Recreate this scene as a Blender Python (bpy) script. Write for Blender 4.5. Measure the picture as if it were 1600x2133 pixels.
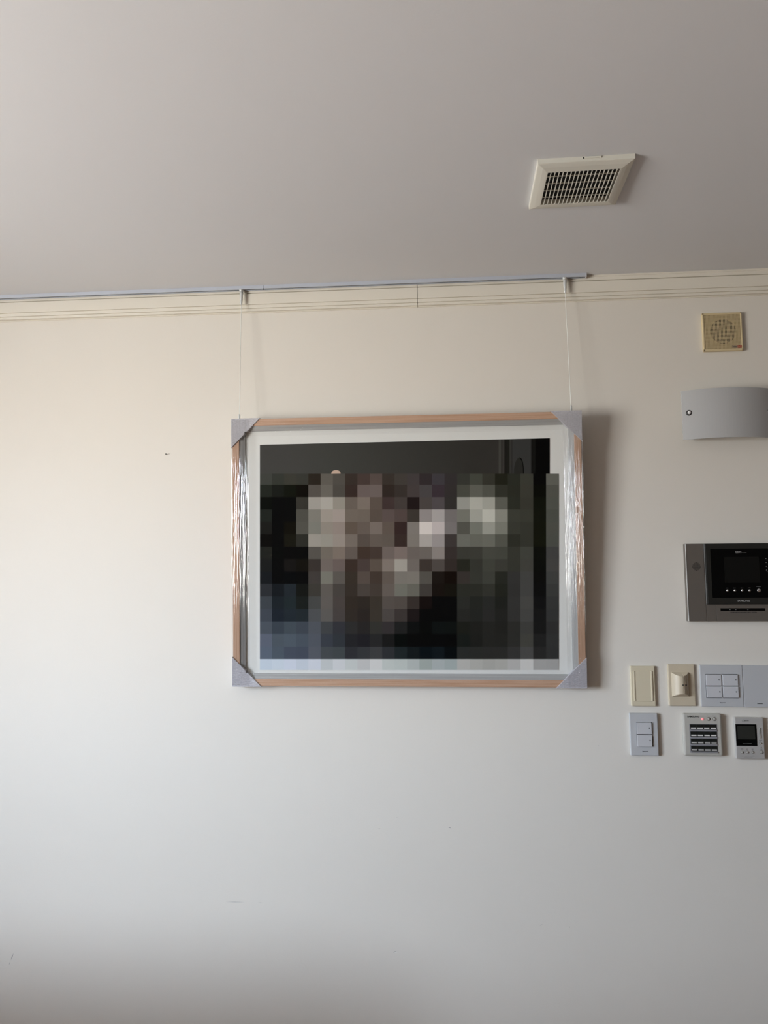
import bpy, bmesh, math, random
from mathutils import Vector, Matrix, noise
random.seed(7)
for o in list(bpy.data.objects):
    bpy.data.objects.remove(o, do_unlink=True)
S = bpy.context.scene
COL = S.collection
R = math.radians

# ------------------------------------------------------------ camera
cam_d = bpy.data.cameras.new('camera'); cam = bpy.data.objects.new('camera', cam_d); COL.objects.link(cam)
cam_d.sensor_fit = 'VERTICAL'; cam_d.sensor_height = 24.0
cam_d.lens = 1530.0 / 2133.0 * 24.0
cam_d.clip_start = 0.02; cam_d.clip_end = 200
YAW, PITCH, ROLL = R(-4.488), R(5.568), R(0.331)
fwd = Vector((math.sin(YAW)*math.cos(PITCH), math.cos(YAW)*math.cos(PITCH), math.sin(PITCH)))
rt = Vector((math.cos(YAW), -math.sin(YAW), 0)); up = rt.cross(fwd)
r2 = rt*math.cos(ROLL) - up*math.sin(ROLL); u2 = up*math.cos(ROLL) + rt*math.sin(ROLL)
M = Matrix.Identity(4)
for i in range(3):
    M[i][0] = r2[i]; M[i][1] = u2[i]; M[i][2] = -fwd[i]
M.translation = Vector((0, -2.16, 1.45))
cam.matrix_world = M
S.camera = cam

# ------------------------------------------------------------ colour management
S.view_settings.view_transform = 'Standard'
S.view_settings.look = 'None'
S.view_settings.gamma = 1.0
S.view_settings.use_curve_mapping = False
S.view_settings.exposure = 0.0

# ------------------------------------------------------------ world: overcast-bright sky over warm ground
SKY = 42.0
wd = bpy.data.worlds.new('daylight'); S.world = wd; wd.use_nodes = True
nt = wd.node_tree; nt.nodes.clear()
tc = nt.nodes.new('ShaderNodeTexCoord'); sx = nt.nodes.new('ShaderNodeSeparateXYZ')
rp = nt.nodes.new('ShaderNodeValToRGB'); mr = nt.nodes.new('ShaderNodeMapRange')
bg = nt.nodes.new('ShaderNodeBackground'); wo = nt.nodes.new('ShaderNodeOutputWorld')
nt.links.new(tc.outputs['Generated'], sx.inputs[0]); nt.links.new(sx.outputs['Z'], mr.inputs[0])
mr.inputs[1].default_value = -1; mr.inputs[2].default_value = 1
nt.links.new(mr.outputs[0], rp.inputs[0]); nt.links.new(rp.outputs[0], bg.inputs[0]); nt.links.new(bg.outputs[0], wo.inputs[0])
bg.inputs[1].default_value = SKY
rp.color_ramp.elements[0].position = 0.0; rp.color_ramp.elements[0].color = (0.66, 0.64, 0.60, 1)
rp.color_ramp.elements[1].position = 1.0; rp.color_ramp.elements[1].color = (0.60, 0.80, 1.05, 1)
for p, c in ((0.47, (0.74, 0.72, 0.68, 1)), (0.53, (0.82, 0.92, 1.05, 1))):
    e = rp.color_ramp.elements.new(p); e.color = c

# window opening in the left wall (x = WX)
WX, WY0, WY1, WZ0, WZ1 = -2.46, -2.85, -1.38, 0.98, 2.02
pl = bpy.data.lights.new('window_portal', 'AREA'); pl.shape = 'RECTANGLE'
pl.size = WY1 - WY0; pl.size_y = WZ1 - WZ0; pl.cycles.is_portal = True
po = bpy.data.objects.new('window_portal', pl); COL.objects.link(po)
po.location = (WX - 0.06, (WY0+WY1)/2, (WZ0+WZ1)/2)
# aim local -Z to +X, local X along world Y
po.matrix_world = Matrix(((0, 0, -1, WX-0.06), (1, 0, 0, (WY0+WY1)/2), (0, -1, 0, (WZ0+WZ1)/2), (0, 0, 0, 1)))

# ------------------------------------------------------------ materials
def srgb(h):
    v = [int(h[i:i+2], 16)/255 for i in (0, 2, 4)]
    return tuple(x/12.92 if x <= 0.04045 else ((x+0.055)/1.055)**2.4 for x in v)

def mat(name, col, rough=0.5, metal=0.0, spec=0.5, coat=0.0, coat_rough=0.1, bump=None, var=None, emit=None, emit_s=0.0):
    """bump=(scale xyz, strength, distance, detail); var=(scale xyz, second colour, lo, hi)"""
    m = bpy.data.materials.new(name); m.use_nodes = True
    n = m.node_tree; b = n.nodes['Principled BSDF']
    b.inputs['Base Color'].default_value = (*col, 1); b.inputs['Roughness'].default_value = rough
    b.inputs['Metallic'].default_value = metal; b.inputs['Specular IOR Level'].default_value = spec
    b.inputs['Coat Weight'].default_value = coat; b.inputs['Coat Roughness'].default_value = coat_rough
    if emit: 
        b.inputs['Emission Color'].default_value = (*emit, 1); b.inputs['Emission Strength'].default_value = emit_s
    def nz(scale, detail):
        t = n.nodes.new('ShaderNodeTexCoord'); mp = n.nodes.new('ShaderNodeMapping')
        mp.inputs['Scale'].default_value = scale
        x = n.nodes.new('ShaderNodeTexNoise'); x.inputs['Scale'].default_value = 1.0; x.inputs['Detail'].default_value = detail
        n.links.new(t.outputs['Object'], mp.inputs[0]); n.links.new(mp.outputs[0], x.inputs['Vector'])
        return x
    if bump:
        x = nz(bump[0], bump[3] if len(bump) > 3 else 3)
        bp = n.nodes.new('ShaderNodeBump'); bp.inputs['Strength'].default_value = bump[1]; bp.inputs['Distance'].default_value = bump[2]
        n.links.new(x.outputs[0], bp.inputs['Height']); n.links.new(bp.outputs[0], b.inputs['Normal'])
        n.links.new(bp.outputs[0], b.inputs['Coat Normal'])
    if var:
        x = nz(var[0], 4)
        cr = n.nodes.new('ShaderNodeValToRGB')
        cr.color_ramp.elements[0].position = var[2]; cr.color_ramp.elements[0].color = (*col, 1)
        cr.color_ramp.elements[1].position = var[3]; cr.color_ramp.elements[1].color = (*var[1], 1)
        n.links.new(x.outputs[0], cr.inputs[0]); n.links.new(cr.outputs[0], b.inputs['Base Color'])
    return m

M_WALL = mat('cream_wallpaper', (0.76, 0.725, 0.66), 0.62, spec=0.3, bump=((260, 260, 260), 0.25, 0.0006), var=((1.3, 1.3, 1.3), (0.745, 0.712, 0.652), 0.4, 0.7))
M_CEIL = mat('ceiling_paper', (0.715, 0.73, 0.755), 0.8, spec=0.2, bump=((220, 220, 220), 0.2, 0.0006))
M_CROWN = mat('cream_moulding', (0.77, 0.732, 0.645), 0.5)
M_FLOOR = mat('wood_floor', (0.30, 0.155, 0.075), 0.35, var=((30, 2, 2), (0.22, 0.11, 0.055), 0.35, 0.65))
M_SIDE = mat('tan_wall', (0.22, 0.19, 0.145), 0.7)
M_WINF = mat('white_window_frame', (0.75, 0.75, 0.75), 0.4)
M_ADDSOFA = mat('added_sofa_fabric', (0.46, 0.22, 0.10), 0.8, bump=((400, 400, 400), 0.3, 0.001))  # unseen added love seat; tan brightened for warm bounce on the lower wall
M_RAIL = mat('silver_rail', (0.56, 0.60, 0.68), 0.4, metal=0.25)
M_CAP = mat('rail_end_cap', (0.62, 0.62, 0.66), 0.4)
M_GAP = mat('dark_gap', (0.03, 0.03, 0.03), 0.8)
M_CLIP = mat('brushed_nickel', (0.66, 0.68, 0.68), 0.35, metal=0.35)
M_WIRE = mat('pale_wire', (0.86, 0.88, 0.84), 0.4)
M_WOODH = mat('light_oak_across', (0.57, 0.375, 0.262), 0.42, coat=0.25, bump=((6, 300, 300), 0.25, 0.0008), var=((5, 160, 260), (0.46, 0.27, 0.165), 0.40, 0.68))
M_WOODV = mat('light_oak_upright', (0.57, 0.375, 0.262), 0.38, coat=0.25, bump=((300, 300, 6), 0.25, 0.0008), var=((260, 160, 5), (0.46, 0.27, 0.165), 0.40, 0.68))
M_LINH = mat('grey_liner_across', (0.33, 0.335, 0.33), 0.42, bump=((6, 300, 300), 0.3, 0.001), var=((4, 250, 250), (0.40, 0.405, 0.40), 0.4, 0.65))
M_LINV = mat('grey_liner_upright', (0.33, 0.335, 0.33), 0.42, bump=((300, 300, 6), 0.3, 0.001), var=((250, 250, 4), (0.40, 0.405, 0.40), 0.4, 0.65))
M_MAT = mat('white_mount', (0.715, 0.725, 0.70), 0.8)
M_CORN = mat('grey_corner_paper', (0.53, 0.525, 0.565), 0.40, coat=0.3, coat_rough=0.25, bump=((120, 120, 420), 1.0, 0.002, 5), var=((220, 60, 480), (0.46, 0.455, 0.495), 0.42, 0.62))
M_BACK = mat('backing_board', (0.30, 0.22, 0.15), 0.8)
M_VENT = mat('ivory_plastic', (0.70, 0.69, 0.62), 0.45)
M_DUCT = mat('dark_duct', (0.006, 0.006, 0.006), 0.9)
M_BEIGE = mat('aged_beige_plastic', (0.64, 0.53, 0.325), 0.45)
M_BEIGED = mat('darker_beige_plastic', (0.44, 0.35, 0.20), 0.6)  # darker backing so the grille texture stands out
M_BEIGE2 = mat('beige_plate_plastic', (0.66, 0.59, 0.44), 0.4)
M_BEIGE3 = mat('tan_detector_plastic', (0.60, 0.52, 0.39), 0.4)
M_CONE = mat('dark_speaker_cloth', (0.035, 0.025, 0.012), 0.9)
M_SHADE = mat('frosted_white_glass', (0.45, 0.455, 0.46), 0.22, spec=0.4)
M_SHADE.node_tree.nodes['Principled BSDF'].inputs['Transmission Weight'].default_value = 0.0
M_CHROME = mat('chrome', (0.75, 0.75, 0.76), 0.08, metal=1.0)
M_SCREWD = mat('chrome_dark_reflection', (0.06, 0.06, 0.06), 0.3, metal=0.6)  # chrome cap's dark reflected rim, put into the colour
M_SCREWB = mat('chrome_glint', (0.90, 0.90, 0.90), 0.3, metal=0.2)  # chrome cap's bright glint, put into the colour
M_GUN = mat('warm_grey_metal_paint', (0.165, 0.145, 0.125), 0.38, metal=0.3, bump=((300, 300, 300), 0.08, 0.0003))
M_EDGE = mat('bright_silver_edge', (0.75, 0.76, 0.74), 0.3, metal=0.3)
M_BEZEL = mat('dark_bezel', (0.014, 0.014, 0.012), 0.45)
M_GLOSS = mat('gloss_black', (0.003, 0.003, 0.003), 0.2, spec=0.12)
M_SCREEN = mat('black_screen', (0.006, 0.006, 0.0055), 0.35, spec=0.2)
M_LETW = mat('pale_lettering', (0.45, 0.45, 0.44), 0.6)
M_LETD = mat('dark_lettering', (0.03, 0.03, 0.03), 0.6)
M_LETG = mat('grey_lettering', (0.22, 0.22, 0.21), 0.6)
M_LETR = mat('red_lettering', (0.45, 0.04, 0.02), 0.5)
M_WHITE = mat('cool_white_plastic', (0.52, 0.528, 0.54), 0.35)
M_ROCK = mat('white_rocker', (0.575, 0.58, 0.60), 0.3)
M_LEDOFF = mat('grey_indicator', (0.10, 0.105, 0.11), 0.4)
M_KEYB = mat('silver_grey_plastic', (0.49, 0.475, 0.43), 0.4)
M_LEDGE = mat('grey_ledge', (0.26, 0.255, 0.27), 0.4)
M_KEY = mat('smoked_black_key', (0.012, 0.014, 0.013), 0.3)
M_KEYL = mat('white_key_label', (0.72, 0.70, 0.67), 0.5)
M_BTN = mat('silver_button', (0.55, 0.54, 0.50), 0.3, metal=0.3)
M_RING = mat('button_ring', (0.17, 0.155, 0.13), 0.4)
M_LED = mat('red_indicator_lamp', (0.8, 0.3, 0.3), 0.4, emit=(1.0, 0.25, 0.28), emit_s=0.55)
M_THERM = mat('pale_silver_plastic', (0.50, 0.485, 0.465), 0.32, metal=0.15)
M_LCD = mat('dark_lcd', (0.028, 0.029, 0.025), 0.3, spec=0.3)
M_NAIL = mat('dark_nail', (0.05, 0.045, 0.04), 0.5, metal=0.5)
M_MARK = mat('grey_scuff', (0.34, 0.33, 0.32), 0.8)
M_MARK2 = mat('faint_scuff', (0.50, 0.48, 0.45), 0.8)
M_CHIP = mat('bare_paper', (0.85, 0.84, 0.80), 0.8)

def film_mat(name, fac, scale, strength, dist, rough):
    m = bpy.data.materials.new(name); m.use_nodes = True; n = m.node_tree; n.nodes.clear()
    o = n.nodes.new('ShaderNodeOutputMaterial'); mx = n.nodes.new('ShaderNodeMixShader')
    tr = n.nodes.new('ShaderNodeBsdfTransparent'); gl = n.nodes.new('ShaderNodeBsdfGlossy')
    gl.inputs['Roughness'].default_value = rough
    mx.inputs[0].default_value = fac
    n.links.new(tr.outputs[0], mx.inputs[1]); n.links.new(gl.outputs[0], mx.inputs[2]); n.links.new(mx.outputs[0], o.inputs[0])
    if strength:
        t = n.nodes.new('ShaderNodeTexCoord'); mp = n.nodes.new('ShaderNodeMapping'); mp.inputs['Scale'].default_value = scale
        x = n.nodes.new('ShaderNodeTexNoise'); x.inputs['Scale'].default_value = 1; x.inputs['Detail'].default_value = 3
        bp = n.nodes.new('ShaderNodeBump'); bp.inputs['Strength'].default_value = strength; bp.inputs['Distance'].default_value = dist
        n.links.new(t.outputs['Object'], mp.inputs[0]); n.links.new(mp.outputs[0], x.inputs['Vector'])
        n.links.new(x.outputs[0], bp.inputs['Height']); n.links.new(bp.outputs[0], gl.inputs['Normal'])
    return m
M_GLASS = film_mat('thin_clear_glass', 0.012, (1, 1, 1), 0, 0, 0.0)
M_FILMV = film_mat('clear_wrap_upright', 0.15, (330, 330, 7), 1.0, 0.006, 0.10)
M_FILML = film_mat('clear_wrap_window_side', 0.17, (300, 300, 6), 0.5, 0.003, 0.08)
M_FILMH = film_mat('clear_wrap_across', 0.05, (7, 330, 330), 0.8, 0.004, 0.12)

# print: colours come from the mesh
M_PRINT = bpy.data.materials.new('photo_print'); M_PRINT.use_nodes = True
_n = M_PRINT.node_tree; _b = _n.nodes['Principled BSDF']; _a = _n.nodes.new('ShaderNodeVertexColor'); _a.layer_name = 'ink'
_n.links.new(_a.outputs['Color'], _b.inputs['Base Color']); _b.inputs['Roughness'].default_value = 0.7; _b.inputs['Specular IOR Level'].default_value = 0.05

# ------------------------------------------------------------ helpers
def finish(o, label=None, cat=None, group=None, kind=None):
    for k, v in (('label', label), ('category', cat), ('group', group), ('kind', kind)):
        if v: o[k] = v
    return o

def obj(name, bm, m, parent=None, smooth=False, loc=None):
    me = bpy.data.meshes.new(name)
    bmesh.ops.recalc_face_normals(bm, faces=bm.faces[:])
    bm.to_mesh(me); bm.free()
    if m: me.materials.append(m)
    if smooth:
        for p in me.polygons: p.use_smooth = True
    o = bpy.data.objects.new(name, me); COL.objects.link(o)
    if parent: o.parent = parent
    if loc: o.location = loc
    return o

def thing(name, loc, label, cat, group=None):
    o = bpy.data.objects.new(name, None); COL.objects.link(o); o.location = loc
    o.empty_display_size = 0.02
    return finish(o, label, cat, group)

def struct(name, bm, m, parent=None):
    o = obj(name, bm, m, parent)
    if not parent: o['kind'] = 'structure'
    return o

def box(bm, x0, x1, y0, y1, z0, z1, bev=0.0, seg=2):
    r = bmesh.ops.create_cube(bm, size=1.0, matrix=Matrix.Translation(((x0+x1)/2, (y0+y1)/2, (z0+z1)/2)) @ Matrix.Diagonal((abs(x1-x0), abs(y1-y0), abs(z1-z0), 1)))
    if bev:
        vs = r['verts']; es = list({e for v in vs for e in v.link_edges})
        bmesh.ops.bevel(bm, geom=es, offset=bev, segments=seg, profile=0.5, affect='EDGES')
    return bm

def dbox(u0, u1, v0, v1, w0, w1, bev=0.0, bm=None):
    """device box: u right, v up, w out of the wall (towards -y)"""
    bm = bm or bmesh.new()
    return box(bm, u0, u1, -w1, -w0, v0, v1, bev)

def lathe(bm, prof, n=20, c=(0, 0, 0), axis='Z'):
    """prof = [(r, h)...]; closed at r=0 ends or capped"""
    rings = []
    for r, h in prof:
        ring = []
        for i in range(n):
            a = 2*math.pi*i/n
            p = (r*math.cos(a), r*math.sin(a), h)
            if axis == 'Y': p = (p[0], -p[2], p[1])     # h goes out of the wall
            ring.append(bm.verts.new((p[0]+c[0], p[1]+c[1], p[2]+c[2])))
        rings.append(ring)
    for a, b in zip(rings, rings[1:]):
        for i in range(n):
            bm.faces.new((a[i], a[(i+1) % n], b[(i+1) % n], b[i]))
    bm.faces.new(rings[0][::-1]); bm.faces.new(rings[-1])
    return bm

def prism(bm, pts, y0, y1):
    """polygon in x-z extruded along y"""
    a = [bm.verts.new((x, y0, z)) for x, z in pts]; b = [bm.verts.new((x, y1, z)) for x, z in pts]
    n = len(pts)
    bm.faces.new(a); bm.faces.new(b[::-1])
    for i in range(n):
        bm.faces.new((a[i], b[i], b[(i+1) % n], a[(i+1) % n]))
    return bm

def xprism(bm, pts, x0, x1):
    """polygon in y-z extruded along x"""
    a = [bm.verts.new((x0, y, z)) for y, z in pts]; b = [bm.verts.new((x1, y, z)) for y, z in pts]
    n = len(pts)
    bm.faces.new(a); bm.faces.new(b[::-1])
    for i in range(n):
        bm.faces.new((a[i], b[i], b[(i+1) % n], a[(i+1) % n]))
    return bm

def text(name, s, m, parent, u, v, w, width=None, height=None, bold=0.0, depth=0.0):
    """flat lettering lying on the face at w; scaled to the given width and/or cap height"""
    cu = bpy.data.curves.new('t', 'FONT'); cu.body = s; cu.align_x = 'LEFT'; cu.resolution_u = 2; cu.offset = bold
    t = bpy.data.objects.new('t', cu); COL.objects.link(t)
    dg = bpy.context.evaluated_depsgraph_get(); dg.update()
    me = bpy.data.meshes.new_from_object(t.evaluated_get(dg))
    bpy.data.objects.remove(t, do_unlink=True)
    xs = [q.co.x for q in me.vertices]; ys = [q.co.y for q in me.vertices]
    cx, cy = (min(xs)+max(xs))/2, (min(ys)+max(ys))/2
    W, H = max(xs)-min(xs), max(ys)-min(ys)
    if width and height: sx_, sy_ = width/W, height/H
    elif width: sx_ = sy_ = width/W
    else: sx_ = sy_ = height/H
    for q in me.vertices:
        q.co = Vector((u + (q.co.x-cx)*sx_, -(w+0.0002), v + (q.co.y-cy)*sy_))
    me.materials.clear(); me.materials.append(m); me.name = name
    o = bpy.data.objects.new(name, me); COL.objects.link(o); o.parent = parent
    return o

def dup(o, loc=None, parent=None):
    c = o.copy(); COL.objects.link(c)
    if loc is not None: c.location = loc
    if parent is not None: c.parent = parent
    return c

# ------------------------------------------------------------ room shell
CZ = 2.357
XR, YF = 4.2, -6.0
bm = bmesh.new(); box(bm, WX-0.2, XR+0.2, 0, 0.2, -0.1, CZ+0.1); wall_back = struct('wall_back', bm, M_WALL)
bm = bmesh.new(); box(bm, WX-0.2, XR+0.2, YF-0.2, 0.0, CZ, CZ+0.15); ceiling = struct('ceiling', bm, M_CEIL)
bm = bmesh.new(); box(bm, WX-0.2, XR+0.2, YF-0.2, 0.0, -0.1, 0.0); struct('floor', bm, M_FLOOR)
bm = bmesh.new(); box(bm, XR, XR+0.2, YF, 0.0, 0.0, CZ); struct('wall_right', bm, M_SIDE)
bm = bmesh.new(); box(bm, WX-0.2, XR+0.2, YF-0.2, YF, 0.0, CZ); struct('wall_front', bm, M_SIDE)
bm = bmesh.new()
box(bm, WX-0.2, WX, WY1, 0.0, 0.0, CZ); box(bm, WX-0.2, WX, YF, WY0, 0.0, CZ)
box(bm, WX-0.2, WX, WY0, WY1, 0.0, WZ0); box(bm, WX-0.2, WX, WY0, WY1, WZ1, CZ)
struct('wall_left', bm, M_SIDE)
bm = bmesh.new()
for a, b_, c, d in ((WY0, WY1, WZ0, WZ0+0.05), (WY0, WY1, WZ1-0.05, WZ1), (WY0, WY0+0.05, WZ0, WZ1), (WY1-0.05, WY1, WZ0, WZ1), ((WY0+WY1)/2-0.03, (WY0+WY1)/2+0.03, WZ0, WZ1)):
    box(bm, WX-0.16, WX-0.08, a, b_, c, d)
struct('window_1', bm, M_WINF)

# crown moulding in two lengths, butted at x = -0.0637
crown = [(0, CZ), (-0.0200, CZ), (-0.0200, 2.3525), (-0.0180, 2.3515), (-0.0178, 2.3415), (-0.0120, 2.3410), (-0.0120, 2.3392), (-0.0180, 2.3386), (-0.0172, 2.3055), (-0.0125, 2.3050),
         (-0.0125, 2.3034), (-0.0152, 2.3028), (-0.0146, 2.2944), (-0.0100, 2.2939), (-0.0100, 2.2923), (-0.0130, 2.2917), (-0.0124, 2.2858), (-0.0030, 2.2853), (-0.0030, 2.2832), (0, 2.2832)]
bm = bmesh.new(); xprism(bm, crown, WX, -0.0644); struct('trim_1', bm, M_CROWN)
bm = bmesh.new(); xprism(bm, crown, -0.0630, XR); struct('trim_2', bm, M_CROWN)

# small scars in the wallpaper (flat marks that belong to the wall)
def mark(pts, m, name='scuff_mark'):
    bm = bmesh.new(); prism(bm, pts, -0.0004, 0.0); return obj(name, bm, m, wall_back)
def stroke(x0, z0, x1, z1, w, m):
    d = Vector((x1-x0, z1-z0)); n = Vector((-d.y, d.x)).normalized()*w/2; mid = Vector((x0+x1, z0+z1))/2
    return mark([(x0, z0), (mid.x+n.x, mid.y+n.y), (x1, z1), (mid.x-n.x, mid.y-n.y)], m)
stroke(-1.259, 0.385, -1.266, 0.366, 0.0026, M_MARK)
stroke(-1.2675, 0.362, -1.271, 0.353, 0.002, M_MARK2)
stroke(-0.632, 0.5457, -0.575, 0.5462, 0.0018, M_MARK2)
stroke(-0.538, 0.5455, -0.522, 0.5457, 0.0016, M_MARK2)
stroke(-0.1925, 0.7553, -0.184, 0.7557, 0.0022, M_MARK2)
stroke(-0.1905, 0.7603, -0.187, 0.7604, 0.0012, M_MARK2)
stroke(-0.1400, 0.7873, -0.1355, 0.7873, 0.0012, M_MARK2)
mark([(0.0080, 0.7622), (0.0105, 0.7638), (0.0135, 0.7628), (0.0150, 0.7605), (0.0122, 0.7618)], M_MARK)
mark([(0.2283, 0.7185), (0.2295, 0.7196), (0.2302, 0.7183)], M_MARK2)
mark([(-0.1510, 0.4220), (-0.1480, 0.4262), (-0.1425, 0.4268), (-0.1440, 0.4245), (-0.1480, 0.4238)], M_MARK2)
mark([(-0.1478, 0.4232), (-0.1440, 0.4240), (-0.1405, 0.4250), (-0.1418, 0.4226)], M_CHIP, 'chipped_spot')
stroke(0.2560, 0.5055, 0.2640, 0.5103, 0.0014, M_MARK2)
stroke(0.3355, 0.5020, 0.3385, 0.5062, 0.0016, M_MARK2)
mark([(0.4310, 0.9933), (0.4320, 0.9942), (0.4328, 0.9930), (0.4318, 0.9922)], M_MARK2)
mark([(0.4340, 0.9990), (0.4346, 0.9996), (0.4352, 0.9988)], M_MARK2)

# ------------------------------------------------------------ picture rail and hangers
def rail(x0, x1, label):
    t = thing('picture_rail', ((x0+x1)/2, -0.018, CZ), label, 'picture rail', 'silver picture rails under the ceiling')
    L = (x1-x0)/2
    bm = bmesh.new()
    # C-section: front face, top, and a lip leaving a slot underneath
    prof = [(-0.0025, 0), (-0.0180, 0), (-0.0180, -0.0105), (-0.0135, -0.0105), (-0.0135, -0.0090), (-0.0165, -0.0090), (-0.0165, -0.0015), (-0.0040, -0.0015), (-0.0040, -0.0090), (-0.0070, -0.0090), (-0.0070, -0.0105), (-0.0025, -0.0105)]
    xprism(bm, prof, -L, L); obj('channel', bm, M_RAIL, t)
    bm = bmesh.new(); box(bm, -L, L, -0.0165, -0.0040, -0.0088, -0.0016); obj('slot', bm, M_GAP, t)
    return t, L
rl, L1 = rail(-2.5, -0.5308, 'silver picture rail running from the left edge of the wall to the joint')
rr, L2 = rail(-0.5298, 0.4330, 'silver picture rail from the joint to its capped end above the right hanger')
bm = bmesh.new(); box(bm, L2, L2+0.0028, -0.0185, -0.0020, -0.0112, 0.0, 0.0004); o = obj('end_cap', bm, M_CAP, rr); o['label'] = 'pale plastic end cap'
# little joint peg under the rails
bm = bmesh.new(); lathe(bm, [(0.0014, -0.0135), (0.0018, -0.0105)], 10, (L1-0.0005, -0.0160, 0)); obj('joint_peg', bm, M_GAP, rl)

def hanger(xc, xh, zh, label):
    zt = CZ - 0.0100
    t = thing('picture_hanger', (xc, -0.031, zt), label, 'picture hanger', 'cable hangers of the framed picture')
    bm = bmesh.new(); lathe(bm, [(0.0058, 0.0006), (0.0066, -0.0008), (0.0066, -0.0062), (0.0056, -0.0072)], 24); obj('collar', bm, M_CLIP, t, True)
    bm = bmesh.new(); lathe(bm, [(0.0052, -0.0070), (0.0052, -0.0120), (0.0043, -0.0330), (0.0040, -0.0345)], 24); obj('barrel', bm, M_CLIP, t, True)
    bm = bmesh.new(); lathe(bm, [(0.0033, -0.0345), (0.0038, -0.0365), (0.0036, -0.0415), (0.0028, -0.0450), (0.0014, -0.0490)], 20); obj('release_tip', bm, M_CLIP, t, True)
    a = Vector((0, 0, -0.046)); b = Vector((xh-xc, -0.024, zh-zt-0.02))
    bm = bmesh.new(); d = (b-a)
    lathe(bm, [(0.0010, 0), (0.0010, d.length)], 10)
    bmesh.ops.transform(bm, matrix=Matrix.Translation(a) @ d.to_track_quat('Z', 'Y').to_matrix().to_4x4(), verts=bm.verts[:])
    w = obj('cable', bm, M_WIRE, t)
    bm = bmesh.new(); lathe(bm, [(0.0019, 0.013), (0.0026, 0.0115), (0.0026, -0.012), (0.0018, -0.014)], 14, (b.x, b.y, b.z+0.018)); obj('ferrule', bm, M_CLIP, t, True)
    return t
hanger(-0.6006, -0.5948, 1.9420, 'nickel cable hanger holding the left end of the framed picture')
hanger(0.3727, 0.3756, 1.9455, 'nickel cable hanger holding the right end of the framed picture')

# ------------------------------------------------------------ framed picture
fr = thing('framed_picture', (-0.1055, -0.035, 1.1578), 'framed dark pixelated photo in plastic wrapped oak frame with grey paper corners, hanging from cables', 'picture')
fr.rotation_euler = (R(3.5), 0, 0)
FW, FH, RW, LW = 0.5025, 0.7755, 0.020, 0.0150
def mitred(z0, z1, x0, x1, w, y0, y1, side, yin=None):
    """one mitred length of a rectangular frame; yin = depth of the inner edge of the front face"""
    yin = y0 if yin is None else yin
    P = {'bottom': [(x0, z0), (x1, z0), (x1-w, z0+w), (x0+w, z0+w)], 'top': [(x1, z1), (x0, z1), (x0+w, z1-w), (x1-w, z1-w)],
         'left': [(x0, z1), (x0, z0), (x0+w, z0+w), (x0+w, z1-w)], 'right': [(x1, z0), (x1, z1), (x1-w, z1-w), (x1-w, z0+w)]}[side]
    bm = bmesh.new()
    f = [bm.verts.new((P[i][0], y0 if i < 2 else yin, P[i][1])) for i in range(4)]
    b = [bm.verts.new((P[i][0], y1, P[i][1])) for i in range(4)]
    bm.faces.new(f); bm.faces.new(b[::-1])
    for i in range(4): bm.faces.new((f[i], b[i], b[(i+1) % 4], f[(i+1) % 4]))
    return bm
for s in ('top', 'bottom', 'left', 'right'):
    h = s in ('top', 'bottom')
    bm = mitred(0, FH, -FW, FW, RW, 0, 0.030, s); bmesh.ops.bevel(bm, geom=bm.edges[:], offset=0.0009, segments=2, affect='EDGES')
    obj('frame_rail', bm, M_WOODH if h else M_WOODV, fr)
    bm = mitred(RW, FH-RW, -FW+RW, FW-RW, LW, 0.0025, 0.020, s, 0.0085); obj('liner', bm, M_LINH if h else M_LINV, fr)
IX, IZ0, IZ1 = FW-RW-LW, RW+LW, FH-RW-LW
bm = bmesh.new(); box(bm, -IX, IX, 0.0130, 0.0150, IZ0, IZ1); o = obj('mount', bm, M_MAT, fr); o['label'] = 'white mount'
bm = bmesh.new(); box(bm, -FW+0.006, FW-0.006, 0.0205, 0.0285, 0.006, FH-0.006); obj('backing_board', bm, M_BACK, fr)

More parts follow.
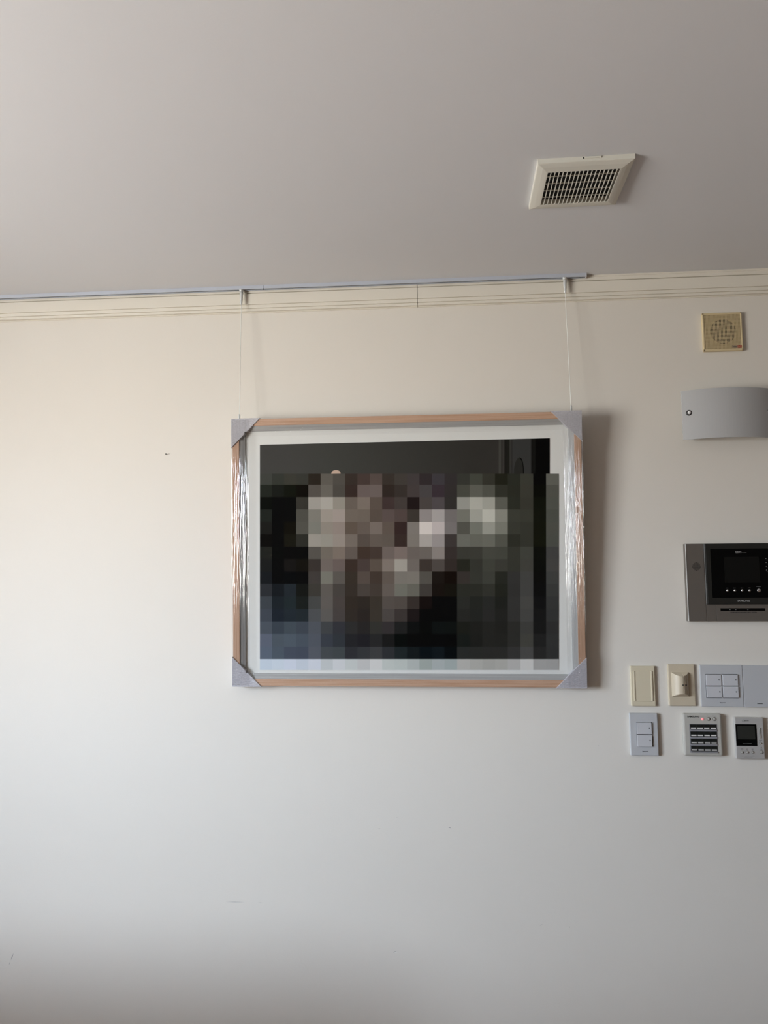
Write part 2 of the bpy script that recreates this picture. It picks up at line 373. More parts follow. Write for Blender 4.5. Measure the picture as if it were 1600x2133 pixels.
# the print: a dark photograph, most of it a coarse block pattern of 24 x 16 tones
ROWS = """3a3c39 30332f 363631 333430 28231e 585550 4b4844 342d29 423734 504643 35302c 3e3a37 3f3a3b 2f2a2c 3c393e 312e2f 353632 42443e 35352f 22221b 2b2d27 3b3c36 080904 60615c
20231f 181a17 12140e 0f0d09 4f4b47 605d58 484541 332926 605654 625957 2d2623 342f2c 413b3b 444143 372f35 312e2e 474842 5b5c56 51524c 31322c 2b2c26 3b3b35 0c0d07 52534e
0b0d0a 050805 090a04 31302c 908d88 9a9792 86827b 605852 706761 544b45 3c3130 403a38 1f1818 474241 4c474a 312f2e 8e8f8a a5a69f 9a9b94 5b5c56 2c2e28 383832 12140e 51534e
1e211e 070807 030201 484742 73716b 8d8780 918883 665e57 645c55 514842 544a48 4c413f 393430 868181 9b9797 6d6969 6f7069 989992 b1b2ab 82837c 3c3d37 3a3b35 151610 4d4f4a
1a1a18 080806 110f0a 4b4a45 70706a 817b74 837974 584e46 5d544e 6d645f 584f49 312524 76716d c4bebb b1aaaa 716d6d 51514b 70726b 91928b 777871 393a34 363731 15160f 4f504b
0c0b09 090906 171610 2a2a26 8b8781 87847d 877f79 6b635d 4f4742 5b534d 58514b 342a27 75706b 9f9a97 8f8a8a 3c3736 666761 62635c 666760 53544d 2e2f29 353630 16170f 4d4f4a
1e1f1c 090a07 0a0703 000000 4f4c48 666059 70665f 5a524d 3b302a 3f3530 665d59 726763 645d59 66605c 817b78 352f2d 393934 3b3b36 464741 44453f 363731 42433e 0f100d 434343
191a1a 000000 161413 13110d 342f2c 655d59 5f5552 352b26 443a37 544b44 766d67 95918a 68625e 3a332f 4c4643 312b28 262620 33342f 40413b 3b3b36 353630 41413d 0e0f0d 454544
17191c 010101 090a0b 050100 3b3735 6b6a63 534f4b 332d27 4e4540 3d342e 5a524c 716d67 736f69 4f4c47 1b1613 130d09 34302d 343530 3d3e39 272823 333332 434342 0f0f0e 404140
292b2f 16191d 20252a 141513 373531 56524e 413d3a 322c27 433d39 3e3732 5c5550 676760 5f5e57 3d3936 17120f 15130e 2a2b26 2b2c27 31322d 23241f 313130 434342 101010 3b3c3b
373c42 1b2025 1f2629 191c1b 3f4040 56524f 433d3b 2e2823 2b2622 35302a 4f4945 4c4642 332d2a 150f0e 000000 000000 292a27 242522 292a28 20211e 333332 474745 141415 363737
3a3f48 1c2129 20262c 20262a 46484b 53514f 413c3b 2d2824 282321 36312b 474240 383331 1c1717 030301 000000 040401 262624 232422 292928 232321 323231 444443 191919 343535
444a53 343b44 3c444c 393f48 484c53 3b3d40 2f3035 2a2a2a 252323 2f2f2c 302d2e 1f1f1f 0f1010 070a09 0f1212 0f1211 1c1d19 1f1f1d 242422 21211f 2c2c2a 3e3e3c 1a1a1a 303030
525866 454d56 47505a 424a54 494e57 343840 2e3237 222225 1f1e22 252526 191919 090c0b 020403 000100 02060a 000206 181b19 1e1e1c 242422 232321 2c2c2a 41413d 222222 323333
505967 454e59 3f4552 3d4350 4c5059 3f4347 3c4144 2b2c30 313336 393a3c 2b2d30 1e2426 14191b 0b1115 11171b 070d0f 282a29 292a28 2a2a29 2a2a29 333333 474747 282828 303131
abb6c3 b0bac6 b3bac8 adb5c1 b5bac5 abb0b4 b7babf b0b5b6 adaeb0 bbbcbd adb3b2 aab1b0 a2a8a8 929a98 9ba2a4 949d9e a6a6a4 a1a19e 9b9b98 9f9f9c a5a5a5 bababa 999999 979797"""
ROWS = [r.split() for r in ROWS.split('\n')]
INK = 1.28; HAZE = 0.0022
def ink(h):
    return tuple(min(0.9, max(0.0008, (c-HAZE)*INK*k)) for c, k in zip(srgb(h), (1.0, 0.99, 0.95)))
faces = []; verts = []; cols = []
def poly(pts, col, y):
    i = len(verts); verts.extend((x, y, z) for x, z in pts); faces.append(tuple(range(i, i+len(pts)))); cols.append(col)
Q = ((-0.4242, 0.6157), (0.4401, 0.6006), (0.4297, 0.0467), (-0.4268, 0.0438))   # block area: tl, tr, br, bl
def blk(s, t):
    a = Vector(Q[0]).lerp(Vector(Q[1]), s); b = Vector(Q[3]).lerp(Vector(Q[2]), s); return tuple(a.lerp(b, t))
ts = [(v-987)/408 for v in (987, 1010, 1036, 1062, 1088, 1113.5, 1139.5, 1165.5, 1191.5, 1217, 1243, 1269, 1295, 1321, 1347, 1372.5, 1395)]
for r in range(16):
    for c in range(24):
        poly([blk(c/24, ts[r+1]), blk((c+1)/24, ts[r+1]), blk((c+1)/24, ts[r]), blk(c/24, ts[r])], ink(ROWS[r][c]), 0.0124)
# dark band above, room reflections painted into its tones, uprights and arch at right
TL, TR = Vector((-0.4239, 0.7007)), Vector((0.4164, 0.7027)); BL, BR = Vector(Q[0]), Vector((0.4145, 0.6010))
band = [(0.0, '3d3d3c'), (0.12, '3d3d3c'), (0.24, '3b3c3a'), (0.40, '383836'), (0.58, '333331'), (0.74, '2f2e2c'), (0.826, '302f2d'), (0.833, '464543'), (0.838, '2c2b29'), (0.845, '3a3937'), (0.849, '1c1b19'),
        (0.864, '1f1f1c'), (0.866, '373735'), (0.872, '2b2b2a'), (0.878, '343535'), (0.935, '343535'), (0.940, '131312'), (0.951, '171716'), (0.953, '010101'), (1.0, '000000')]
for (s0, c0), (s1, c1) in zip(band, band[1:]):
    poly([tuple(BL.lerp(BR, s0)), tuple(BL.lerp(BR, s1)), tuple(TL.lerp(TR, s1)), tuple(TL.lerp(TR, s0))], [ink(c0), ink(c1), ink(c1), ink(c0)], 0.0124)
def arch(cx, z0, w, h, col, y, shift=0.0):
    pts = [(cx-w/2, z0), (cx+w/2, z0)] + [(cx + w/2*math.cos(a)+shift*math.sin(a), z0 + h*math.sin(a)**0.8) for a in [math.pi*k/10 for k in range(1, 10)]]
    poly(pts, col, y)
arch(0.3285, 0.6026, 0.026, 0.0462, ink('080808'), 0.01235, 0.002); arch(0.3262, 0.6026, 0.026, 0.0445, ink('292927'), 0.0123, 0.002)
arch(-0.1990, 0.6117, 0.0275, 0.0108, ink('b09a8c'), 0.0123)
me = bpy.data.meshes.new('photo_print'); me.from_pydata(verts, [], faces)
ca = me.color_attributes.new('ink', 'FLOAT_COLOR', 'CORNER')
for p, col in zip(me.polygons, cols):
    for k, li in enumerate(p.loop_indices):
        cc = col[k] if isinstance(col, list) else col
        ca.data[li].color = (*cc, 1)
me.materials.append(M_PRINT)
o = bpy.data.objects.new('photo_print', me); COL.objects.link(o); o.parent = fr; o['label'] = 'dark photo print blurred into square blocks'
bm = bmesh.new(); bm.faces.new([bm.verts.new(p) for p in ((-IX, 0.0095, IZ0), (IX, 0.0095, IZ0), (IX, 0.0095, IZ1), (-IX, 0.0095, IZ1))])
o = obj('glass', bm, M_GLASS, fr)

# clear plastic wrap, creased along the frame
def wrap(x0, x1, z0, z1, upright, amp, m, seed):
    bm = bmesh.new(); nx, nz = (26, 36) if upright else (36, 22)
    g = []
    for j in range(nz+1):
        row = []
        for i in range(nx+1):
            x = x0+(x1-x0)*i/nx; z = z0+(z1-z0)*j/nz
            q = Vector((x*260+seed, 0, z*5)) if upright else Vector((x*5+seed, 0, z*260))
            d = noise.noise(q)*amp
            row.append(bm.verts.new((x, -0.0042 - amp*0.5 + d, z)))
        g.append(row)
    for j in range(nz):
        for i in range(nx): bm.faces.new((g[j][i], g[j][i+1], g[j+1][i+1], g[j+1][i]))
    o = obj('plastic_wrap', bm, m, fr, True); o['label'] = 'clear creased plastic wrap'
    return o
wrap(-FW-0.002, -FW+0.050, 0.002, FH-0.002, True, 0.0007, M_FILML, 3)
wrap(FW-0.052, FW+0.002, 0.002, FH-0.002, True, 0.0012, M_FILMV, 41)
wrap(-FW+0.05, FW-0.052, 0.0, 0.047, False, 0.0008, M_FILMH, 17)
wrap(-FW+0.05, FW-0.052, FH-0.052, FH, False, 0.0008, M_FILMH, 29)

def corner(cx, cz, sx_, sz_, a, notch):
    P = [(0, 0), (a, 0), (a/2+0.0035, a/2-0.0035), (a/2-notch, a/2-0.0035), (a/2-notch, a/2-notch+0.004), (a/2-0.0035, a/2+0.0035), (0, a)] if notch else [(0, 0), (a, 0), (a/2+0.002, a/2-0.002), (0, a)]
    P = [(cx+sx_*u, cz+sz_*v) for u, v in P]
    bm = bmesh.new(); prism(bm, P, -0.0032, 0.0318)
    bmesh.ops.bevel(bm, geom=[e for e in bm.edges], offset=0.0006, segments=1, affect='EDGES')
    o = obj('corner_protector', bm, M_CORN, fr); o['label'] = 'grey crinkled paper corner protector'
corner(-FW-0.003, FH+0.002, 1, -1, 0.086, 0.0038)
corner(FW+0.002, FH+0.002, -1, -1, 0.087, 0)
corner(-FW-0.002, -0.002, 1, 1, 0.086, 0.0038)
corner(FW+0.002, -0.002, -1, 1, 0.086, 0)

# ------------------------------------------------------------ ceiling vent
vent = thing('ceiling_vent', (0.3205, -0.5430, CZ), 'ivory square ventilation grille with dark slots set on the grey ceiling', 'vent')
vent.rotation_euler = (0, 0, R(-0.9))
h, hi, tz, lip = 0.1020, 0.0775, -0.0160, -0.0100
bm = bmesh.new()
def ring(hx, hy, z, ox=0, oy=0): return [bm.verts.new((ox+sx_*hx, oy+sy_*hy, z)) for sx_, sy_ in ((-1, -1), (1, -1), (1, 1), (-1, 1))]
hy, hiy = 0.0970, 0.0690
prof = [ring(h, hy, 0), ring(h, hy, lip), ring(h-0.0015, hy-0.0015, lip-0.0010), ring(h-0.012, hy-0.012, lip-0.0040), ring(hi+0.004, hiy+0.004, tz+0.0004), ring(hi, hiy, tz), ring(hi, hiy, -0.0005)]
for a, b in zip(prof, prof[1:]):
    for i in range(4): bm.faces.new((a[i], a[(i+1) % 4], b[(i+1) % 4], b[i]))
obj('vent_frame', bm, M_VENT, vent)
bm = bmesh.new(); box(bm, -hi, hi, -hiy, hiy, -0.0022, -0.0002); obj('duct_opening', bm, M_DUCT, vent)
bm = bmesh.new(); box(bm, -0.00085, 0.00085, -hiy, hiy, tz+0.0030, tz+0.0002); sl = obj('slat', bm, M_VENT, vent)
NS = 17
for k in range(NS):
    x = -hi + 2*hi*(k+0.82)/(NS+0.55)
    if k == 0: sl.location = (x, 0, 0)
    else: dup(sl, (x, 0, 0))
bm = bmesh.new(); box(bm, -hi, hi, -0.0006, 0.0006, tz+0.0052, tz+0.0031); cb = obj('cross_bar', bm, M_VENT, vent)
for k in range(4):
    y = -hiy + 2*hiy*(k+0.78)/4.72
    if k == 0: cb.location = (0, y, 0)
    else: dup(cb, (0, y, 0))
bm = bmesh.new(); box(bm, -0.0175, 0.0175, -hy-0.0022, -hy+0.001, -0.0050, -0.0012, 0.0006); obj('release_tab', bm, M_VENT, vent, loc=(0.014, 0, 0))
bm = bmesh.new(); box(bm, -0.0015, 0.0015, -hy-0.0004, -hy+0.001, -0.0050, -0.0012); obj('tab_gap', bm, M_GAP, vent, loc=(-0.0052, 0, 0))

# ------------------------------------------------------------ wall speaker
def device(name, cx, cz, label, cat): return thing(name, (cx, 0, cz), label, cat)
sp = device('wall_speaker', 0.8240, 2.1752, 'square aged beige wall speaker with round mesh grille, highest on the right of the wall', 'speaker')
bm = dbox(-0.0565, 0.0560, -0.0580, 0.0570, 0, 0.0075, 0.0022); obj('faceplate', bm, M_BEIGE, sp)
bm = dbox(-0.0520, 0.0520, -0.0520, 0.0520, 0.0070, 0.0077); obj('backing', bm, M_BEIGED, sp)
bm = bmesh.new(); lathe(bm, [(0.0365, 0.0076), (0.0365, 0.0080)], 40, (0.0020, 0, 0.0010), 'Y'); obj('cone_opening', bm, M_CONE, sp)
bm = bmesh.new(); N = 27; g0, g1 = -0.0515, 0.0515
for k in range(N+1):
    p = g0+(g1-g0)*k/N
    dbox(p-0.00055, p+0.00055, g0, g1, 0.0082, 0.0092, bm=bm)
    dbox(g0, g1, p-0.00050, p+0.00050, 0.0082, 0.0090, bm=bm)
o = obj('mesh_grille', bm, M_BEIGE, sp); o['kind'] = 'stuff'
bm = bmesh.new()
for a in ((-0.0560, 0.0560, 0.0515, 0.0565), (-0.0560, 0.0560, -0.0575, -0.0515), (-0.0560, -0.0515, -0.0575, 0.0565), (0.0515, 0.0557, -0.0575, 0.0565)): dbox(*a, 0.0060, 0.0100, 0.0010, bm=bm)
obj('rim', bm, M_BEIGE, sp)
bm = dbox(0.0240, 0.0512, -0.0505, -0.0425, 0.0096, 0.0102); o = obj('badge', bm, mat('badge_plate', (0.42, 0.33, 0.22), 0.4), sp)
text('badge_lettering', 'inter', M_LETD, sp, 0.0322, -0.0466, 0.0103, width=0.0135, height=0.0058, bold=0.02)
bm = dbox(0.0400, 0.0510, -0.0503, -0.0428, 0.0102, 0.0104); obj('badge_mark', bm, M_LETR, sp)
text('badge_lettering', 'M', mat('badge_letter', (0.5, 0.36, 0.24), 0.5), sp, 0.0455, -0.0465, 0.0105, width=0.0080, height=0.0056)

# ------------------------------------------------------------ sconce
sc = device('wall_sconce', 0.8200, 1.9250, 'curved frosted white glass wall light with chrome screw caps below the speaker', 'wall lamp')
bm = bmesh.new(); hw, sag, d0, nseg, th = 0.1275, 0.031, 0.030, 28, 0.004
def sconce_pt(t, off):
    x = hw*t; w = d0 + sag*(1-t*t) + off; return x, w
def zt_(t): return 0.0710
def zb_(t): return -0.0715
outer = []; 
for k in range(nseg+1):
    t = -1+2*k/nseg; x, w = sconce_pt(t, 0); x2, w2 = sconce_pt(t, -th)
    outer.append([bm.verts.new((x, -w, zt_(t))), bm.verts.new((x, -w, zb_(t))), bm.verts.new((x2, -w2, zb_(t))), bm.verts.new((x2, -w2, zt_(t)))])
for a, b in zip(outer, outer[1:]):
    for i in range(4): bm.faces.new((a[i], b[i], b[(i+1) % 4], a[(i+1) % 4]))
bm.faces.new(outer[0][::-1]); bm.faces.new(outer[-1])
o = obj('glass_shade', bm, M_SHADE, sc)
bm = dbox(-0.090, 0.090, -0.045, 0.045, 0, 0.012, 0.003); obj('base_plate', bm, M_WINF, sc)
for s in (-1, 1):
    bm = bmesh.new(); lathe(bm, [(0.004, 0.0), (0.004, d0-th+0.008)], 12, (s*0.1115, 0, 0.0050), 'Y'); obj('standoff', bm, M_CHROME, sc)
for s in (-1, 1):
    wv = d0+sag*(1-(0.1115/hw)**2)-0.001
    bm = bmesh.new(); lathe(bm, [(0.0076, wv-0.002), (0.0080, wv+0.0022), (0.0074, wv+0.0042), (0.0052, wv+0.0050)], 24, (s*0.1115, 0, 0.0050), 'Y'); sr = obj('screw_cap', bm, M_SCREWD, sc, True)
    bm = bmesh.new(); lathe(bm, [(0.0048, wv+0.0044), (0.0046, wv+0.0060), (0.0034, wv+0.0072), (0.0016, wv+0.0078), (0.0003, wv+0.0080)], 20, (s*0.1115, 0, 0.0050), 'Y'); obj('polished_dome', bm, M_SCREWB, sr, True)

# ------------------------------------------------------------ home network panel
pn = device('video_intercom', 0.8200, 1.4485, 'dark grey and black video intercom panel with small screen on the right of the wall', 'intercom')
ox = 0.8200; oz = 1.4485
bm = dbox(0.6870-ox, 0.9560-ox, 1.3392-oz, 1.5576-oz, 0, 0.0130, 0.0012); obj('body', bm, M_GUN, pn)
bm = bmesh.new(); prism(bm, [(0.6884-ox, 1.5570-oz), (0.6896-ox, 1.5570-oz), (0.6896-ox, 1.3400-oz), (0.6882-ox, 1.3400-oz)], -0.0168, -0.0120); o = obj('edge_strip', bm, M_EDGE, pn); o['label'] = 'bright silver edge strip'
bm = dbox(0.6898-ox, 0.7380-ox, 1.3396-oz, 1.5572-oz, 0.0120, 0.0160, 0.0008); obj('side_panel', bm, M_GUN, pn)
bm = dbox(0.7385-ox, 0.7655-ox, 1.3396-oz, 1.3862-oz, 0.0120, 0.0160, 0.0004); obj('lower_panel', bm, M_GUN, pn)
bm = dbox(0.7660-ox, 0.9556-ox, 1.3396-oz, 1.3862-oz, 0.0120, 0.0162, 0.0006); obj('flap', bm, M_GUN, pn)
bm = dbox(0.7392-ox, 0.7408-ox, 1.3868-oz, 1.5570-oz, 0.0120, 0.0175); obj('bezel_edge', bm, M_LETG, pn)
bm = dbox(0.7418-ox, 0.9420-ox, 1.3868-oz, 1.5570-oz, 0.0120, 0.0200, 0.0010); obj('bezel', bm, M_BEZEL, pn)
bm = dbox(0.9430-ox, 0.9556-ox, 1.3868-oz, 1.5570-oz, 0.0120, 0.0160, 0.0006); obj('side_panel', bm, M_GUN, pn)
bm = dbox(0.7551-ox, 0.9285-ox, 1.4051-oz, 1.5423-oz, 0.0195, 0.0204); obj('glass_front', bm, M_GLOSS, pn)
bm = dbox(0.7910-ox, 0.8860-ox, 1.4478-oz, 1.5190-oz, 0.0200, 0.0207); obj('screen', bm, M_SCREEN, pn)
bm = dbox(0.7765-ox, 0.8972-ox, 1.3686-oz, 1.3756-oz, 0.0160, 0.0165); sl_ = obj('indicator_window', bm, M_GLOSS, pn)
for u in (0.8020, 0.8180, 0.8505):
    bm = dbox(u-ox-0.0012, u-ox+0.0012, 1.3712-oz, 1.3728-oz, 0.0164, 0.0167); obj('indicator', bm, M_LETG, pn)
import itertools
bm = bmesh.new()
for i, j in itertools.product(range(-6, 7), range(-6, 7)):
    if i*i+j*j <= 38: dbox(0.7165-ox+i*0.0018-0.0006, 0.7165-ox+i*0.0018+0.0006, 1.4930-oz+j*0.0019-0.0006, 1.4930-oz+j*0.0019+0.0006, 0.0157, 0.0162, bm=bm)
o = obj('speaker_holes', bm, M_DUCT, pn); o['kind'] = 'stuff'
def pbutton(u, v, r, w0, name='button', m=M_CHROME, parent=pn):
    bm = bmesh.new(); lathe(bm, [(r, w0), (r, w0+0.0012), (r*0.75, w0+0.0026), (r*0.35, w0+0.0033), (r*0.05, w0+0.0035)], 20, (u, 0, v), 'Y'); return obj(name, bm, m, parent, True)
M_PB = mat('satin_button_metal', (0.62, 0.62, 0.62), 0.25, metal=0.9)
for u, l in ((0.7962, 'talk'), (0.8161, 'door'), (0.8362, 'alarm'), (0.8562, 'monitor')):
    pbutton(u-ox, 1.4250-oz, 0.0036, 0.0203, m=M_PB)
    text('button_lettering', l, M_LETG, pn, u-ox, 1.4322-oz, 0.0204, width=0.0065, height=0.0018)
pbutton(0.8815-ox, 1.4252-oz, 0.0054, 0.0203, m=M_PB)
text('button_lettering', 'emergency', M_LETG, pn, 0.8812-ox, 1.4350-oz, 0.0204, width=0.0120, height=0.0020)
for v in (1.5140, 1.5030, 1.4925, 1.4815):
    bm = bmesh.new(); lathe(bm, [(0.0013, 0.0203), (0.0011, 0.0208)], 12, (0.9050-ox, 0, v-oz), 'Y'); obj('indicator', bm, M_LETG, pn)
    text('indicator_lettering', 'mode', M_LETG, pn, 0.9080-ox, v-oz-0.0042, 0.0204, width=0.0060, height=0.0012)
text('logo_lettering', 'EZON', M_LETW, pn, 0.8315-ox, 1.5325-oz, 0.0204, width=0.0150, height=0.0055)
text('logo_lettering', 'Home viewer', M_LETG, pn, 0.8475-ox, 1.5312-oz, 0.0204, width=0.0125, height=0.0018)
text('maker_lettering', 'SAMSUNG', M_LETW, pn, 0.8390-ox, 1.3962-oz, 0.0200, width=0.0325, height=0.0052, bold=0.01)
text('panel_lettering', 'HOME NETWORK & SECURITY SYSTEM', M_LETD, pn, 0.8385-ox, 1.3642-oz, 0.0162, width=0.0710, height=0.0028, bold=0.05)

# ------------------------------------------------------------ beige blank plate
bp_ = device('blank_plate', 0.5586, 1.1592, 'plain beige blank wall plate with two raised ribs above the two button switch', 'wall plate')
bm = dbox(-0.0335, 0.0330, -0.0555, 0.0555, 0, 0.0085, 0.0020); obj('plate', bm, M_BEIGE2, bp_)
bm = dbox(-0.0225, 0.0225, -0.0425, 0.0430, 0.0083, 0.0095, 0.0005); obj('centre_panel', bm, M_BEIGE2, bp_)
bm = dbox(-0.0265, -0.0220, -0.0415, 0.0425, 0.0080, 0.0108, 0.0009); rb = obj('rib', bm, M_BEIGE2, bp_)
r_ = dup(rb, (0.0478, 0, 0))

# ------------------------------------------------------------ gas detector
dt = device('wall_detector', 0.6650, 1.1626, 'tan wall detector with bulging grooved cover between blank plate and four button switch', 'detector')
bm = dbox(-0.0375, 0.0365, -0.0580, 0.0575, 0, 0.0075, 0.0030); obj('plate', bm, M_BEIGE3, dt)
bm = bmesh.new()
cu0, cu1, bulge = -0.0285, 0.0185, 0.0185
cols_ = []; nseg = 40
for k in range(nseg+1):
    s = k/nseg; u = cu0+(cu1-cu0)*s; e = math.sin(math.pi*s)**0.75
    w = 0.0075 + bulge*e
    if 0.52 < s < 0.82 and (k % 4) == 0: w -= 0.0018
    hh = 0.0340 - 0.0095*e
    cols_.append([bm.verts.new((u, -0.0070, 0.0340+0.002)), bm.verts.new((u, -w, hh+0.002)), bm.verts.new((u, -w, -hh+0.002)), bm.verts.new((u, -0.0070, -0.0340+0.002))])
for a, b in zip(cols_, cols_[1:]):
    for i in range(4): bm.faces.new((a[i], b[i], b[(i+1) % 4], a[(i+1) % 4]))
bm.faces.new(cols_[0][::-1]); bm.faces.new(cols_[-1])
obj('sensor_cover', bm, M_BEIGE3, dt)
for u in (-0.0030, 0.0060):
    bm = dbox(u-0.0022, u+0.0022, 0.0010, 0.0035, 0.0238, 0.0266 if u < 0 else 0.0255); obj('indicator_slot', bm, M_DUCT, dt)
text('embossed_lettering', 'H', M_BEIGE2, dt, -0.0050, 0.0460, 0.0075, height=0.0060)

# ------------------------------------------------------------ switches
def rocker(t, cu, cv, w, hgt, w0):
    bm = dbox(cu-w/2, cu+w/2, cv-hgt/2, cv+hgt/2, w0, w0+0.0042, 0.0008); rk = obj('rocker', bm, M_ROCK, t)
    bm = bmesh.new(); lathe(bm, [(0.0020, w0+0.0041), (0.0020, w0+0.0046)], 18, (cu+w/2-0.0060, 0, cv+0.0010), 'Y'); d = obj('indicator', bm, M_LEDOFF, rk)
    bm = bmesh.new(); lathe(bm, [(0.0008, w0+0.0045), (0.0008, w0+0.0048)], 12, (cu+w/2-0.0060, 0, cv+0.0010), 'Y'); obj('indicator_lens', bm, M_LETW, rk)
sw4 = device('light_switch', 0.7736, 1.1613, 'white wall switch with four square buttons joined to a blank plate', 'switch')
bm = dbox(-0.0580, 0.0566, -0.0575, 0.0570, 0, 0.0080, 0.0012); obj('plate', bm, M_WHITE, sw4)
bm = dbox(-0.0443, 0.0428, -0.0338, 0.0322, 0.0078, 0.0086); obj('recess', bm, M_GAP, sw4)
for cu, cv in ((-0.0232, 0.0158), (0.0218, 0.0158), (-0.0230, -0.0170), (0.0218, -0.0170)): rocker(sw4, cu, cv, 0.0408, 0.0308, 0.0080)
bm = dbox(-0.0026, 0.0012, -0.0335, 0.0320, 0.0080, 0.0092); obj('divider', bm, M_WHITE, sw4)
text('maker_lettering', 'Panasonic', M_LETD, sw4, -0.0005, -0.0463, 0.0080, width=0.0155, height=0.0030, bold=0.03)
bl = device('blank_plate', 0.8900, 1.1605, 'plain white blank wall plate beside the four button switch', 'wall plate')
bm = dbox(-0.0590, 0.0580, -0.0575, 0.0572, 0, 0.0075, 0.0008); obj('plate', bm, M_WHITE, bl)
text('maker_lettering', 'Panasonic', M_LETD, bl, -0.0170, -0.0468, 0.0075, width=0.0150, height=0.0030, bold=0.03)

sw2 = device('light_switch', 0.5561, 1.0269, 'white wall switch with two square buttons, leftmost of the bottom row', 'switch')
bm = dbox(-0.0385, 0.0378, -0.0577, 0.0576, 0, 0.0100, 0.0018); obj('plate', bm, M_WHITE, sw2)
bm = dbox(-0.0210, 0.0222, -0.0325, 0.0340, 0.0098, 0.0108); obj('recess', bm, M_GAP, sw2)
for cv in (0.0172, -0.0165): rocker(sw2, -0.0004, cv, 0.0402, 0.0318, 0.0104)
text('maker_lettering', 'Panasonic', M_LETD, sw2, 0.0012, -0.0462, 0.0100, width=0.0160, height=0.0030, bold=0.03)

# ------------------------------------------------------------ keypad
kp = device('security_keypad', 0.7146, 1.0282, 'silver grey security keypad with four rows of labelled black keys and red lamp', 'keypad')
bm = dbox(-0.0535, 0.0505, -0.0570, 0.0570, 0, 0.0155, 0.0045); obj('body', bm, M_KEYB, kp)
bm = dbox(-0.0375, 0.0375, -0.0483, 0.0300, 0.0150, 0.0157); obj('key_bay', bm, M_LEDGE, kp)
RH = 0.0783/4
key0 = None
for r in range(4):
    vt = 0.0290 - r*RH
    bm = dbox(-0.0360, 0.0360, vt-0.0182, vt-0.0142, 0.0154, 0.0185, 0.0008); obj('ledge', bm, M_LEDGE, kp)
    for c in range(4):
        u = -0.0265 + c*0.0177; loc = (u, 0, vt-0.0072)
        if key0 is None:
            bm = dbox(-0.0086, 0.0086, -0.0068, 0.0070, 0.0154, 0.0168, 0.0004); key0 = obj('key', bm, M_KEY, kp, loc=loc)
            bm = dbox(-0.0070, 0.0072, -0.0050, -0.0014, 0.0166, 0.0172, 0.0002); lab0 = obj('key_label', bm, M_KEYL, key0)
        else:
            k = dup(key0, loc); dup(lab0, parent=k)
text('maker_lettering', 'SAMSUNG', M_LETD, kp, -0.0255, 0.0497, 0.0155, width=0.0330, height=0.0050, bold=0.03)
bm = bmesh.new(); lathe(bm, [(0.0036, 0.0150), (0.0035, 0.0164), (0.0022, 0.0174), (0.0005, 0.0177)], 20, (-0.0010, 0, 0.0430), 'Y'); o = obj('indicator_lamp', bm, M_LED, kp, True); o['label'] = 'glowing pale red lamp'
for u, s in ((0.0155, 'Day I'), (0.0312, 'Day II')):
    bm = bmesh.new(); lathe(bm, [(0.0050, 0.0150), (0.0050, 0.0160), (0.0044, 0.0164)], 24, (u, 0, 0.0436), 'Y'); rg = obj('button', bm, M_RING, kp)
    bm = bmesh.new(); lathe(bm, [(0.0035, 0.0160), (0.0034, 0.0172), (0.0025, 0.0177), (0.0004, 0.0178)], 20, (u, 0, 0.0436), 'Y'); obj('button_cap', bm, M_BTN, rg, True)
    text('button_lettering', s, M_LETD, kp, u+0.0002, 0.0514, 0.0155, width=0.0085, height=0.0024)

# ------------------------------------------------------------ room thermostat
th_ = device('room_thermostat', 0.8398, 1.0202, 'pale silver room thermostat with square black display, rightmost in the bottom row', 'thermostat')
ox, oz = 0.8398, 1.0202
bm = dbox(-0.0385, 0.0378, -0.0558, 0.0555, 0, 0.0120, 0.0020); obj('body', bm, M_THERM, th_)
bm = dbox(0.8025-ox, 0.8580-ox, 0.9992-oz, 1.0579-oz, 0.0115, 0.0126); obj('display', bm, M_GLOSS, th_)
bm = dbox(0.8070-ox, 0.8535-ox, 1.0171-oz, 1.0533-oz, 0.0124, 0.0129); obj('lcd', bm, M_LCD, th_)
text('display_lettering', 'ROOM CONTROLLER', M_LETG, th_, 0.8310-ox, 1.0065-oz, 0.0126, width=0.0235, height=0.0022)
bm = bmesh.new(); 
lathe(bm, [(0.0030, 0.0118), (0.0030, 0.0124)], 20, (0.8235-ox, 0, 1.0672-oz), 'Y'); obj('logo_ring', bm, M_LETG, th_)
bm = bmesh.new(); lathe(bm, [(0.0021, 0.0122), (0.0021, 0.0126)], 20, (0.8235-ox, 0, 1.0672-oz), 'Y'); obj('logo_centre', bm, M_THERM, th_)
text('logo_lettering', 'uucom', M_LETD, th_, 0.8327-ox, 1.0673-oz, 0.0120, width=0.0120, height=0.0030, bold=0.01)
for v in (1.0415, 1.0275):
    bm = dbox(0.8650-ox, 0.8682-ox, v-oz-0.0066, v-oz+0.0066, 0.0118, 0.0142, 0.0008); o = obj('rocker_key', bm, M_BTN, th_)
    bm = dbox(0.8644-ox, 0.8690-ox, v-oz-0.0072, v-oz+0.0072, 0.0115, 0.0123); obj('key_surround', bm, M_RING, th_)
def tbutton(u, v, r):
    bm = bmesh.new(); lathe(bm, [(r, 0.0115), (r, 0.0127)], 24, (u, 0, v), 'Y'); b = obj('button', bm, M_RING, th_)
    bm = bmesh.new(); lathe(bm, [(r*0.78, 0.0125), (r*0.76, 0.0137), (r*0.5, 0.0144), (r*0.05, 0.0146)], 20, (u, 0, v), 'Y'); obj('button_cap', bm, M_BTN, b, True)
for u, s in ((0.8168, '설정'), (0.8307, '예약'), (0.8446, '외출')):
    tbutton(u-ox, 0.9825-oz, 0.0036); text('button_lettering', s, M_LETD, th_, u-ox, 0.9907-oz, 0.0120, width=0.0050, height=0.0024)
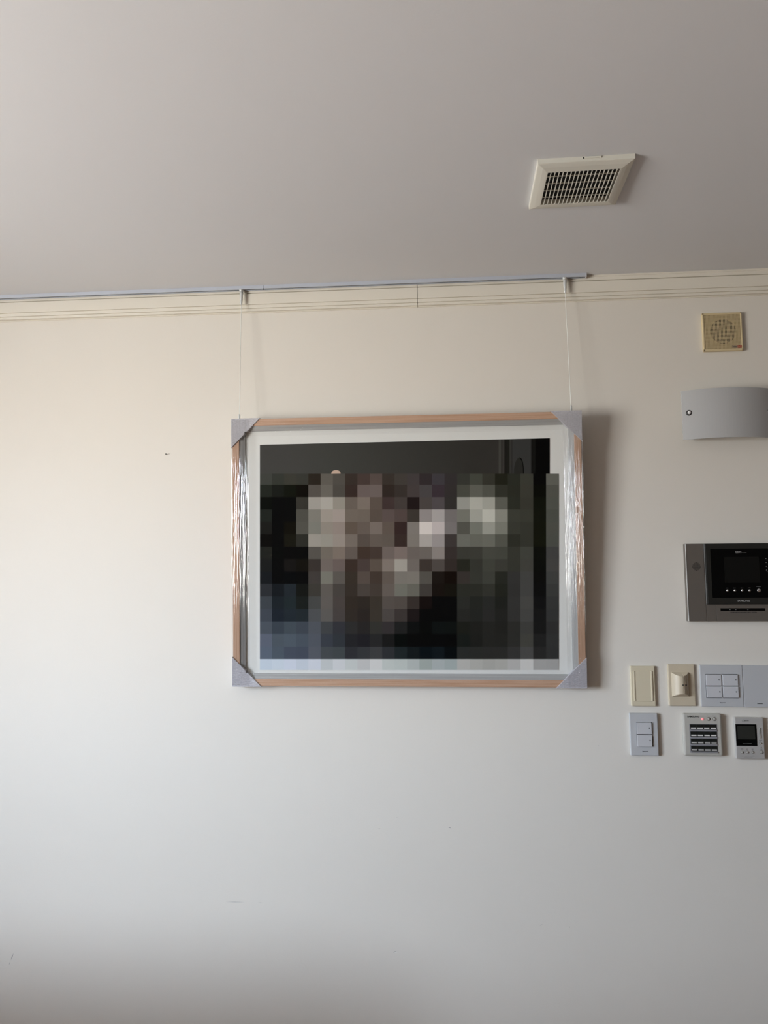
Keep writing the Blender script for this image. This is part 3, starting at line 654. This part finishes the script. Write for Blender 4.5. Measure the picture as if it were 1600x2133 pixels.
tbutton(0.8665-ox, 1.0075-oz, 0.0036); text('button_lettering', '온도조절', M_LETD, th_, 0.8668-ox, 1.0146-oz, 0.0120, width=0.0075, height=0.0028)
tbutton(0.8680-ox, 0.9830-oz, 0.0046); text('button_lettering', '난방', M_LETD, th_, 0.8680-ox, 0.9905-oz, 0.0120, width=0.0055, height=0.0026)
bm = bmesh.new(); lathe(bm, [(0.0012, 0.0118), (0.0011, 0.0124)], 12, (0.8682-ox, 0, 0.9960-oz), 'Y'); obj('indicator', bm, M_LETD, th_)
text('maker_lettering', 'Room temperature controller', M_LETG, th_, 0.8310-ox, 0.9718-oz, 0.0120, width=0.0380, height=0.0020)
text('maker_lettering', 'Heating control', M_LETG, th_, 0.8320-ox, 0.9688-oz, 0.0120, width=0.0220, height=0.0018)

# ------------------------------------------------------------ nail
nl = thing('wall_nail', (-0.8350, 0, 1.8472), 'small dark nail left in the bare wall to the left of the picture', 'nail')
bm = bmesh.new(); lathe(bm, [(0.0009, -0.002), (0.0009, 0.0075)], 10, (0, 0, 0), 'Y'); obj('shank', bm, M_NAIL, nl)
bm = bmesh.new(); lathe(bm, [(0.0017, 0.0070), (0.0019, 0.0078), (0.0014, 0.0084)], 14, (0, 0, 0), 'Y'); obj('nail_head', bm, M_NAIL, nl)
mark([(-0.8408, 1.8483), (-0.8398, 1.8498), (-0.8386, 1.8488), (-0.8396, 1.8470)], M_MARK, 'nail_hole')

# ------------------------------------------------------------ unseen love seat, added so its back shades the wall's foot
sf = thing('added_sofa', (-1.595, -1.10, 0), 'low tan fabric love seat, unseen, added to shade the foot of the picture wall', 'added_sofa')
bm = bmesh.new(); box(bm, -0.64, 0.64, -0.44, 0.36, 0.08, 0.30, 0.02); obj('base', bm, M_ADDSOFA, sf)
for k in (-1, 1):
    bm = bmesh.new(); box(bm, k*0.255-0.25, k*0.255+0.25, -0.46, 0.18, 0.30, 0.42, 0.04, 3); obj('seat_cushion', bm, M_ADDSOFA, sf)
    bm = bmesh.new(); box(bm, k*0.58-0.07, k*0.58+0.07, -0.44, 0.38, 0.28, 0.56, 0.03, 3); obj('armrest', bm, M_ADDSOFA, sf)
    for q in (-0.34, 0.30):
        bm = bmesh.new(); lathe(bm, [(0.02, 0), (0.03, 0.085)], 12, (k*0.56, q, 0)); obj('leg', bm, M_NAIL, sf)
bm = bmesh.new(); box(bm, -0.645, 0.645, 0.16, 0.41, 0.10, 0.680, 0.025, 3); obj('backrest', bm, M_ADDSOFA, sf)

# ------------------------------------------------------------ low cabinet, put in out of view to shade the foot of the wall
M_CAB = mat('walnut', (0.30, 0.14, 0.065), 0.45, var=((2, 30, 30), (0.22, 0.10, 0.045), 0.4, 0.65))  # walnut lightened for warm bounce on the lower wall
cb_ = thing('added_cabinet', (-0.20, -1.24, 0), 'low walnut cabinet with two doors, unseen, put in to shade the foot of the wall', 'added_cabinet')
bm = bmesh.new(); box(bm, -0.72, 0.72, -0.17, 0.18, 0.06, 0.685, 0.004); obj('carcass', bm, M_CAB, cb_)
bm = bmesh.new(); box(bm, -0.74, 0.74, -0.20, 0.20, 0.685, 0.715, 0.004); obj('top', bm, M_CAB, cb_)
bm = bmesh.new(); box(bm, -0.68, 0.68, -0.14, 0.14, 0.0, 0.06); obj('plinth', bm, M_CAB, cb_)
for k in (-1, 1):
    bm = bmesh.new(); box(bm, k*0.355-0.345, k*0.355+0.345, -0.188, -0.170, 0.08, 0.67, 0.003); dr = obj('door', bm, M_CAB, cb_)
    bm = bmesh.new(); lathe(bm, [(0.006, 0.188), (0.006, 0.200), (0.014, 0.206), (0.012, 0.214)], 14, (k*0.05, 0, 0.42), 'Y'); obj('knob', bm, M_CHROME, dr)
